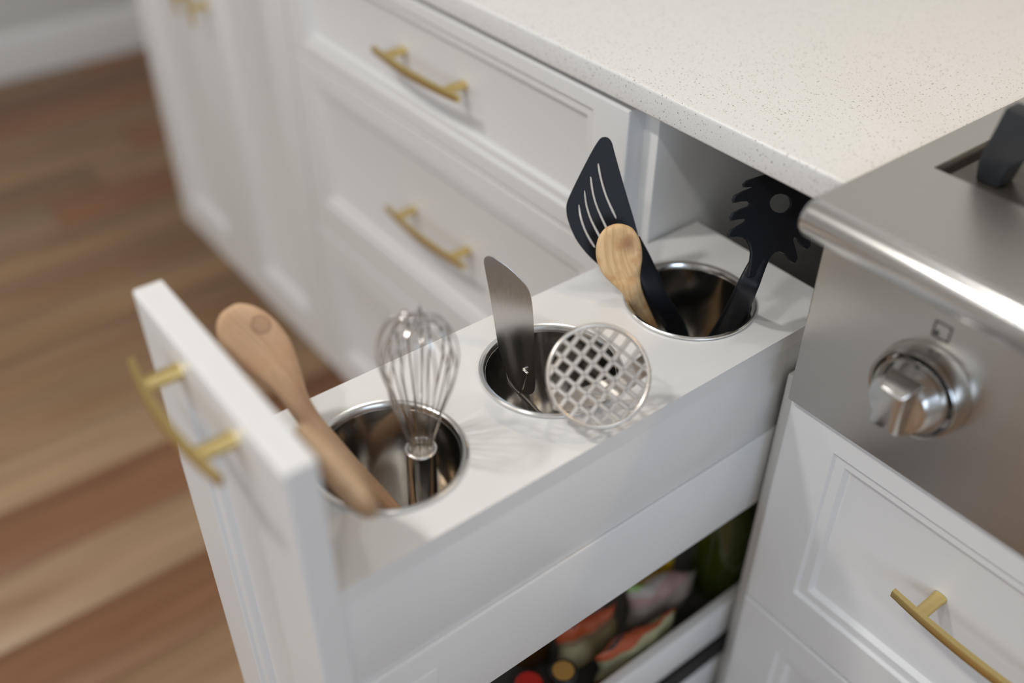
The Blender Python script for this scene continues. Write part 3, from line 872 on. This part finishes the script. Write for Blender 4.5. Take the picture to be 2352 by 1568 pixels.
mf = [(0.0651, -0.203, 0.796), (0.7865, 0.3895, -0.4794), (-0.0893, 0.8397, 0.5357), (0.6112, -0.3785, 0.6952)]
mo, ma, mb_, mn = [Vector(q) for q in mf]
ms = thing('potato_masher', 'steel potato masher with a round lattice head tilted over the middle jar', 'masher', tuple(mo))
RD = 0.0385
MTX = Matrix(((ma.x, mb_.x, mn.x, mo.x), (ma.y, mb_.y, mn.y, mo.y), (ma.z, mb_.z, mn.z, mo.z), (0, 0, 0, 1)))
rim = tube([(math.cos(2 * PI * k / 64) * (RD - .0015), math.sin(2 * PI * k / 64) * (RD - .0015), 0) for k in range(64)], 0.0017, 8, True)
rim.transform(MTX)
link('rim', rim, ms, MASHM)
lat = []
def bar(x0, y0, x1, y1, w, t, z=0.0):
    d = Vector((x1 - x0, y1 - y0, 0)); L = d.length; d.normalize(); p = Vector((-d.y, d.x, 0))
    v = []
    for e in (0, 1):
        c = Vector((x0, y0, z)) + d * L * e
        v += [c + p * a + Vector((0, 0, b)) for a, b in ((-w, 0), (-w * .6, t), (w * .6, t), (w, 0), (w * .6, -t), (-w * .6, -t))]
    f = [(k, (k + 1) % 6, 6 + (k + 1) % 6, 6 + k) for k in range(6)] + [tuple(range(6)), tuple(range(11, 5, -1))]
    me = mesh(v, f, 25)
    me.transform(MTX)
    return me
for i in range(-3, 4):
    for ori in (0, 1):
        c = i * 0.0102 + (0.0016 if ori else 0.0045)
        if abs(c) > RD - 0.004: continue
        h = math.sqrt((RD - .002) ** 2 - c * c)
        w = 0.0019 if i < 2 else 0.0013
        lat.append(bar(-h, c, h, c, w, 0.0010) if ori == 0 else bar(c, -h, c, h, w, 0.0009, 0.0001))
link('lattice', join(lat), ms, MASHM)
# strap bent round below the head, and the handle running down into the jar
su = Vector((0.4079, 0.8717, 0.27)); su = (su - mn * su.dot(mn)).normalized()
pa = mo + su * -(RD - .001); pb = mo + su * (RD - .001)
sv = mn.cross(su)
path = smooth_path([pa, pa - mn * .010 - sv * .002, pa - mn * .022 + su * .004 - sv * .004, pa - mn * .027 + su * .016 - sv * .009, mo - mn * .030 - sv * .0095, pb - mn * .027 - su * .016 - sv * .009, pb - mn * .022 - su * .004 - sv * .004, pb - mn * .010 - sv * .002, pb], 5)
v, f = [], []
for i, p in enumerate(path):
    tn = (path[min(i + 1, len(path) - 1)] - path[max(i - 1, 0)]).normalized()
    nn = tn.cross(sv).normalized()
    v += [p + sv * .0055 + nn * .0008, p - sv * .0095 + nn * .0008, p - sv * .0095 - nn * .0008, p + sv * .0055 - nn * .0008]
for i in range(len(path) - 1):
    for k in range(4): f.append((4 * i + k, 4 * i + (k + 1) % 4, 4 * i + 4 + (k + 1) % 4, 4 * i + 4 + k))
f += [(0, 1, 2, 3), tuple(4 * (len(path) - 1) + k for k in (3, 2, 1, 0))]
link('strap', mesh(v, f, 45), ms, MASHM)
hs = mo - mn * .030 - sv * .0095
link('handle', tube([hs, hs.lerp(Vector((0.0085, -0.1940, 0.635)), .12), hs.lerp(Vector((0.0085, -0.1940, 0.635)), .18), Vector((0.0085, -0.1940, 0.635))], [0.0035, 0.0038, 0.0060, 0.0075], 16), ms, KNOBM)

# ------------------------------------------------------------------ black slotted turner and pasta fork (last jar)
tf = [(-0.047, -0.055, 0.7937), (-0.4692, -0.055, 0.8814), (-0.4346, -0.8545, -0.2846), (0.7687, -0.5166, 0.377)]
out = sm2([(0.0, 0.0), (0.022, -0.0008), (0.0418, -0.001), (0.0632, -0.0014), (0.0824, -0.002), (0.0907, -0.0023), (0.095, -0.0009), (0.0968, 0.002), (0.0963, 0.006), (0.0897, 0.0143), (0.0779, 0.0267), (0.0653, 0.0394), (0.0563, 0.0475), (0.0503, 0.0506), (0.0409, 0.0522), (0.0245, 0.0512), (0.01, 0.0468), (-0.0024, 0.0408), (-0.0148, 0.0327), (-0.0256, 0.02), (-0.0309, 0.0055), (-0.0295, 0.0002), (-0.0184, 0.0001)], 4)
slots = []
for s in ([(0.0775, 0.0148), (0.0775, 0.0124), (0.0647, 0.0138), (0.0491, 0.014), (0.0297, 0.0119), (0.0294, 0.0143), (0.0481, 0.0167), (0.0649, 0.0165)], [(0.0692, 0.0241), (0.0688, 0.0219), (0.0566, 0.0238), (0.0417, 0.0243), (0.0179, 0.0215), (0.0176, 0.024), (0.041, 0.0268), (0.0564, 0.0266)], [(0.0597, 0.0326), (0.0598, 0.0306), (0.0478, 0.0325), (0.0335, 0.0324), (0.0138, 0.0292), (0.0135, 0.0317), (0.0328, 0.035), (0.0472, 0.0351)], [(0.05, 0.0409), (0.0501, 0.0389), (0.0387, 0.0403), (0.0249, 0.0399), (0.0114, 0.0371), (0.0111, 0.0396), (0.0243, 0.0425), (0.0385, 0.0431)]):
    slots.append(sm2(s, 3))
tt = thing('slotted_turner', 'black nylon turner with long curved slots in the rear jar', 'turner', (-0.0075, -0.0243, 0.69))
link('blade', plate(tf, [out] + slots, 0.0013, 0.0005), tt, BLACK)
nrm = Vector(tf[3])
link('handle', loft([((0.020, -0.030, 0.645), 0.008, 0.003, 0), ((-0.0127, -0.0274, 0.7), 0.0095, 0.0035, 0), ((-0.0208, -0.0525, 0.748), 0.0095, 0.0035, 0), ((-0.0284, -0.0589, 0.7689), 0.0100, 0.0028, 0), ((-0.0407, -0.059, 0.7851), 0.0085, 0.0018, 0), ((-0.0501, -0.058, 0.8), 0.0040, 0.0012, 0)], (0.347, 0.9969, -0.1354), 20, 5, 3.5), tt, BLACK)

pf = [(0.0531, -0.0281, 0.8179), (-0.3046, 0.5251, 0.7947), (-0.3077, -0.8438, 0.4397), (0.9014, -0.1106, 0.4186)]
outl = [(-0.0124, 0.0011), (-0.0006, 0.0026), (0.0063, 0.004), (0.0119, 0.0077), (0.0149, 0.0115), (0.0164, 0.0158), (0.0152, 0.0238), (0.0133, 0.0305), (0.0147, 0.0319), (0.0178, 0.0306), (0.0228, 0.0244), (0.0275, 0.0181), (0.03, 0.0165), (0.0311, 0.0192), (0.0287, 0.0263), (0.026, 0.0329), (0.0275, 0.0342), (0.0313, 0.0327), (0.0358, 0.0259), (0.0402, 0.0181), (0.0433, 0.0172), (0.0449, 0.0205), (0.0426, 0.0282), (0.0398, 0.0351), (0.0415, 0.0365), (0.0451, 0.035), (0.05, 0.0278), (0.0547, 0.0191), (0.0568, 0.0165), (0.0569, 0.0189), (0.0542, 0.0278), (0.0553, 0.0291), (0.0588, 0.0265), (0.0626, 0.0199), (0.0668, 0.0119), (0.0715, 0.0025), (0.0737, -0.0088), (0.0737, -0.0196), (0.0715, -0.0303), (0.0671, -0.0388), (0.0609, -0.0461), (0.0531, -0.0499), (0.0459, -0.0493), (0.0419, -0.0477), (0.0383, -0.0464), (0.031, -0.0484), (0.0251, -0.05), (0.0221, -0.048), (0.0234, -0.044), (0.0276, -0.0385), (0.0291, -0.034), (0.026, -0.0331), (0.0187, -0.0381), (0.0122, -0.0418), (0.0083, -0.0407), (0.0089, -0.037), (0.0136, -0.0299), (0.0144, -0.0237), (0.0121, -0.0186), (0.007, -0.015), (0.0001, -0.0134), (-0.01, -0.012)]
hole = [(0.0536, -0.0243), (0.052, -0.0246), (0.0504, -0.0244), (0.0487, -0.0238), (0.0471, -0.0227), (0.0457, -0.0212), (0.0444, -0.0194), (0.0434, -0.0173), (0.0427, -0.0151), (0.0423, -0.0127), (0.0422, -0.0103), (0.0424, -0.008), (0.043, -0.0059), (0.0438, -0.004), (0.0449, -0.0025), (0.0462, -0.0013), (0.0477, -0.0005), (0.0493, -0.0002), (0.0509, -0.0004), (0.0526, -0.001), (0.0541, -0.0021), (0.0556, -0.0035), (0.0568, -0.0053), (0.0578, -0.0074), (0.0586, -0.0096), (0.059, -0.012), (0.0591, -0.0144), (0.0589, -0.0167), (0.0584, -0.0189), (0.0576, -0.0208), (0.0565, -0.0223), (0.0551, -0.0235)]
def cup(x, y):
    return 5.0 * max(0, abs(y) - 0.020) ** 2
pt = thing('pasta_fork', 'black nylon pasta fork with teeth and a round hole in the rear jar', 'pasta fork', (0.0028, 0.016, 0.69))
link('head', plate(pf, [outl, hole], 0.0016, 0.0007, cup), pt, BLACK)
link('handle', loft([((-0.010, -0.004, 0.645), 0.0075, 0.003, 0), ((0.011, 0.0004, 0.7), 0.0095, 0.0038, 0), ((0.0347, -0.014, 0.75), 0.0098, 0.0038, 0), ((0.0563, -0.0348, 0.7952), 0.0088, 0.0034, 0), ((0.0557, -0.0287, 0.8077), 0.0080, 0.0030, 0), ((0.0525, -0.0197, 0.8184), 0.0060, 0.0014, 0)], (0.7852, 0.658, -0.2701), 20, 5, 3.5), pt, BLACK)

# ------------------------------------------------------------------ groceries on the tray under the jars
TZ = 0.3472
def bottle(name, label, x, y, prof, m, cap, capm, cat='bottle', z=TZ):
    t = thing(name, label, cat, (x, y, z))
    link('body', lathe(prof, (x, y, z), 32), t, m)
    if cap:
        link('cap', lathe(cap, (x, y, z), 32), t, capm)
    return t
GREENG = simple('green_glass', (0.04, 0.052, 0.006), 0.08, noise=0.1, coat=0.6)
bottle('oil_bottle', 'dark green glass bottle at the back of the lower tray', 0.036, 0.036, [(0, 0), (0.030, 0), (0.0330, 0.004), (0.0335, 0.10), (0.031, 0.122), (0.022, 0.142), (0.014, 0.158), (0.0125, 0.175), (0.0, 0.175)], GREENG, [(0, 0.1752), (0.0135, 0.1752), (0.0135, 0.192), (0, 0.192)], simple('green_cap', (0.25, 0.3, 0.02), 0.4, noise=0.05))
YEL = simple('yellow_plastic', (0.62, 0.40, 0.012), 0.35, noise=0.08)
bottle('mustard_bottle', 'yellow squeeze bottle beside the dark green bottle', -0.001, -0.036, [(0, 0), (0.022, 0), (0.024, 0.004), (0.024, 0.06), (0.020, 0.09), (0.012, 0.11), (0.0, 0.11)], YEL, [(0, 0.1102), (0.012, 0.1102), (0.005, 0.135), (0, 0.136)], simple('red_tip', (0.35, 0.05, 0.03), 0.4, noise=0.05))
AMB = simple('amber_glass', (0.13, 0.055, 0.008), 0.12, noise=0.1, coat=0.5)
bottle('sauce_bottle', 'amber brown bottle under the organizer behind the red cap', -0.024, -0.190, [(0, 0), (0.024, 0), (0.026, 0.004), (0.026, 0.075), (0.020, 0.095), (0.012, 0.11), (0.0, 0.11)], AMB, [(0, 0.1102), (0.012, 0.1102), (0.012, 0.125), (0, 0.125)], YEL)
BLKP = simple('black_plastic', (0.012, 0.012, 0.014), 0.35, noise=0.1)
GOLD = simple('gold_foil', (0.62, 0.36, 0.10), 0.45, 0.5, noise=0.1, nscale=300)
cx, cy, czz = (0.052, -0.2073, 0.4145)
q = bottle('spice_bottle', 'black-capped bottle with a gold disc on its lid at the front of the tray', cx, cy, [(0, 0), (0.0145, 0), (0.0155, 0.003), (0.0155, czz - TZ - 0.026), (0.0, czz - TZ - 0.0255)], simple('dark_label', (0.05, 0.04, 0.05), 0.4, noise=0.1), [(0, czz - TZ - 0.025), (0.0135, czz - TZ - 0.025), (0.0140, czz - TZ - 0.001), (0.0130, czz - TZ), (0.0115, czz - TZ), (0.0112, czz - TZ - 0.0008), (0.0, czz - TZ - 0.0008)], BLKP)
link('gold_disc', lathe([(0.0, czz - TZ - 0.0007), (0.0108, czz - TZ - 0.0007), (0.0108, czz - TZ - 0.0003), (0, czz - TZ - 0.0002)], (cx, cy, TZ), 28), q, GOLD)
cx, cy, czz = (0.04, -0.2403, 0.4096)
REDP = simple('red_plastic', (0.55, 0.02, 0.015), 0.35, noise=0.05)
bottle('sauce_bottle', 'small bottle with a bright red cap at the bottom edge of the picture', cx, cy, [(0, 0), (0.018, 0), (0.0195, 0.003), (0.0195, czz - TZ - 0.024), (0.012, czz - TZ - 0.019), (0.0, czz - TZ - 0.0185)], AMB, [(0, czz - TZ - 0.018), (0.0135, czz - TZ - 0.018), (0.0140, czz - TZ - 0.002), (0.0125, czz - TZ), (0, czz - TZ)], REDP)

def packet(name, label, c, w, h, d, ang, tilt, m, seed, cat='packet', crumple=0.004, slope=0.0):
    """a filled soft packet: pillow shape with seams and creases, standing on the tray"""
    rnd = random.Random(seed)
    ph = [rnd.uniform(0, 6) for _ in range(6)]
    nx, nz = 14, 16
    v, f = [], []
    for s in (1, -1):
        for j in range(nz + 1):
            for i in range(nx + 1):
                a = -1 + 2 * i / nx; b = j / nz
                puff = (1 - a ** 4) * (1 - (2 * b - 1) ** 6) ** 1
                wob = math.sin(5 * a + ph[0] + 3 * b) * math.sin(7 * b + ph[1]) + 0.6 * math.sin(11 * a - 6 * b + ph[2])
                yv = s * d / 2 * puff + crumple * wob * (0.4 + 0.6 * b)
                xv = a * w / 2 * (1 - 0.06 * math.sin(PI * b)) + 0.002 * math.sin(9 * b + ph[3])
                v.append(Vector((xv, yv, b * h * (1 - slope * a) + 0.003 * math.sin(4 * a + ph[4]) * b)))
    n1 = (nx + 1) * (nz + 1)
    for s in (0, 1):
        for j in range(nz):
            for i in range(nx):
                k = s * n1 + j * (nx + 1) + i
                f.append((k, k + 1, k + nx + 2, k + nx + 1))
    me = mesh(v, f, 70)
    bm = bmesh.new(); bm.from_mesh(me)
    bmesh.ops.remove_doubles(bm, verts=bm.verts, dist=1e-5)
    # close the two skins along the outline
    bmesh.ops.bridge_loops(bm, edges=[e for e in bm.edges if e.is_boundary]) if False else None
    bmesh.ops.recalc_face_normals(bm, faces=bm.faces)
    bm.to_mesh(me); bm.free()
    me.shade_smooth()
    o = bpy.data.objects.new(name, me)
    COL.objects.link(o)
    o.location = c
    o.rotation_euler = (tilt, 0, ang)
    me.materials.append(m)
    return tag(o, label, cat)

CREAM, ORG, NAVY, PINK = (0.50, 0.43, 0.24), (0.42, 0.085, 0.03), (0.02, 0.035, 0.045), (0.42, 0.27, 0.25)
PK1 = bands('packet_print', [(0.0, CREAM), (0.62, (0.3, 0.2, 0.12)), (0.72, ORG), (0.92, NAVY)], 2, 0, 0.085, 0.35, 0.12, 40)
PK2 = bands('packet_print_red', [(0.0, (0.30, 0.05, 0.03)), (0.30, (0.36, 0.34, 0.20)), (0.80, ORG), (0.97, NAVY), (1.0, CREAM)], 2, 0, 0.07, 0.35, 0.10, 25)
ZIP = bands('zip_bag_film', [(0.0, (0.20, 0.17, 0.14)), (0.45, (0.32, 0.26, 0.22)), (0.70, PINK), (0.86, (0.40, 0.36, 0.33)), (0.97, (0.25, 0.38, 0.12))], 2, 0, 0.10, 0.12, 0.18, 35)
packet('snack_packet', 'cream packet with an orange and black top, behind the gold-topped bottle', (0.027, -0.150, TZ + 0.001), 0.080, 0.070, 0.020, 1.50, -0.10, PK1, 3, slope=0.12, crumple=0.002)
packet('snack_packet', 'crumpled red and navy packet with a pale label against the tray rail', (0.060, -0.115, TZ + 0.001), 0.110, 0.060, 0.018, 1.54, 0.0, PK2, 11, slope=0.12, crumple=0.002)
packet('zip_bag', 'clear zip bag of dry goods with a green seal in front of the yellow bottle', (0.036, -0.056, TZ + 0.001), 0.104, 0.078, 0.024, 1.54, 0.0, ZIP, 21, 'bag', 0.002, 0.30)
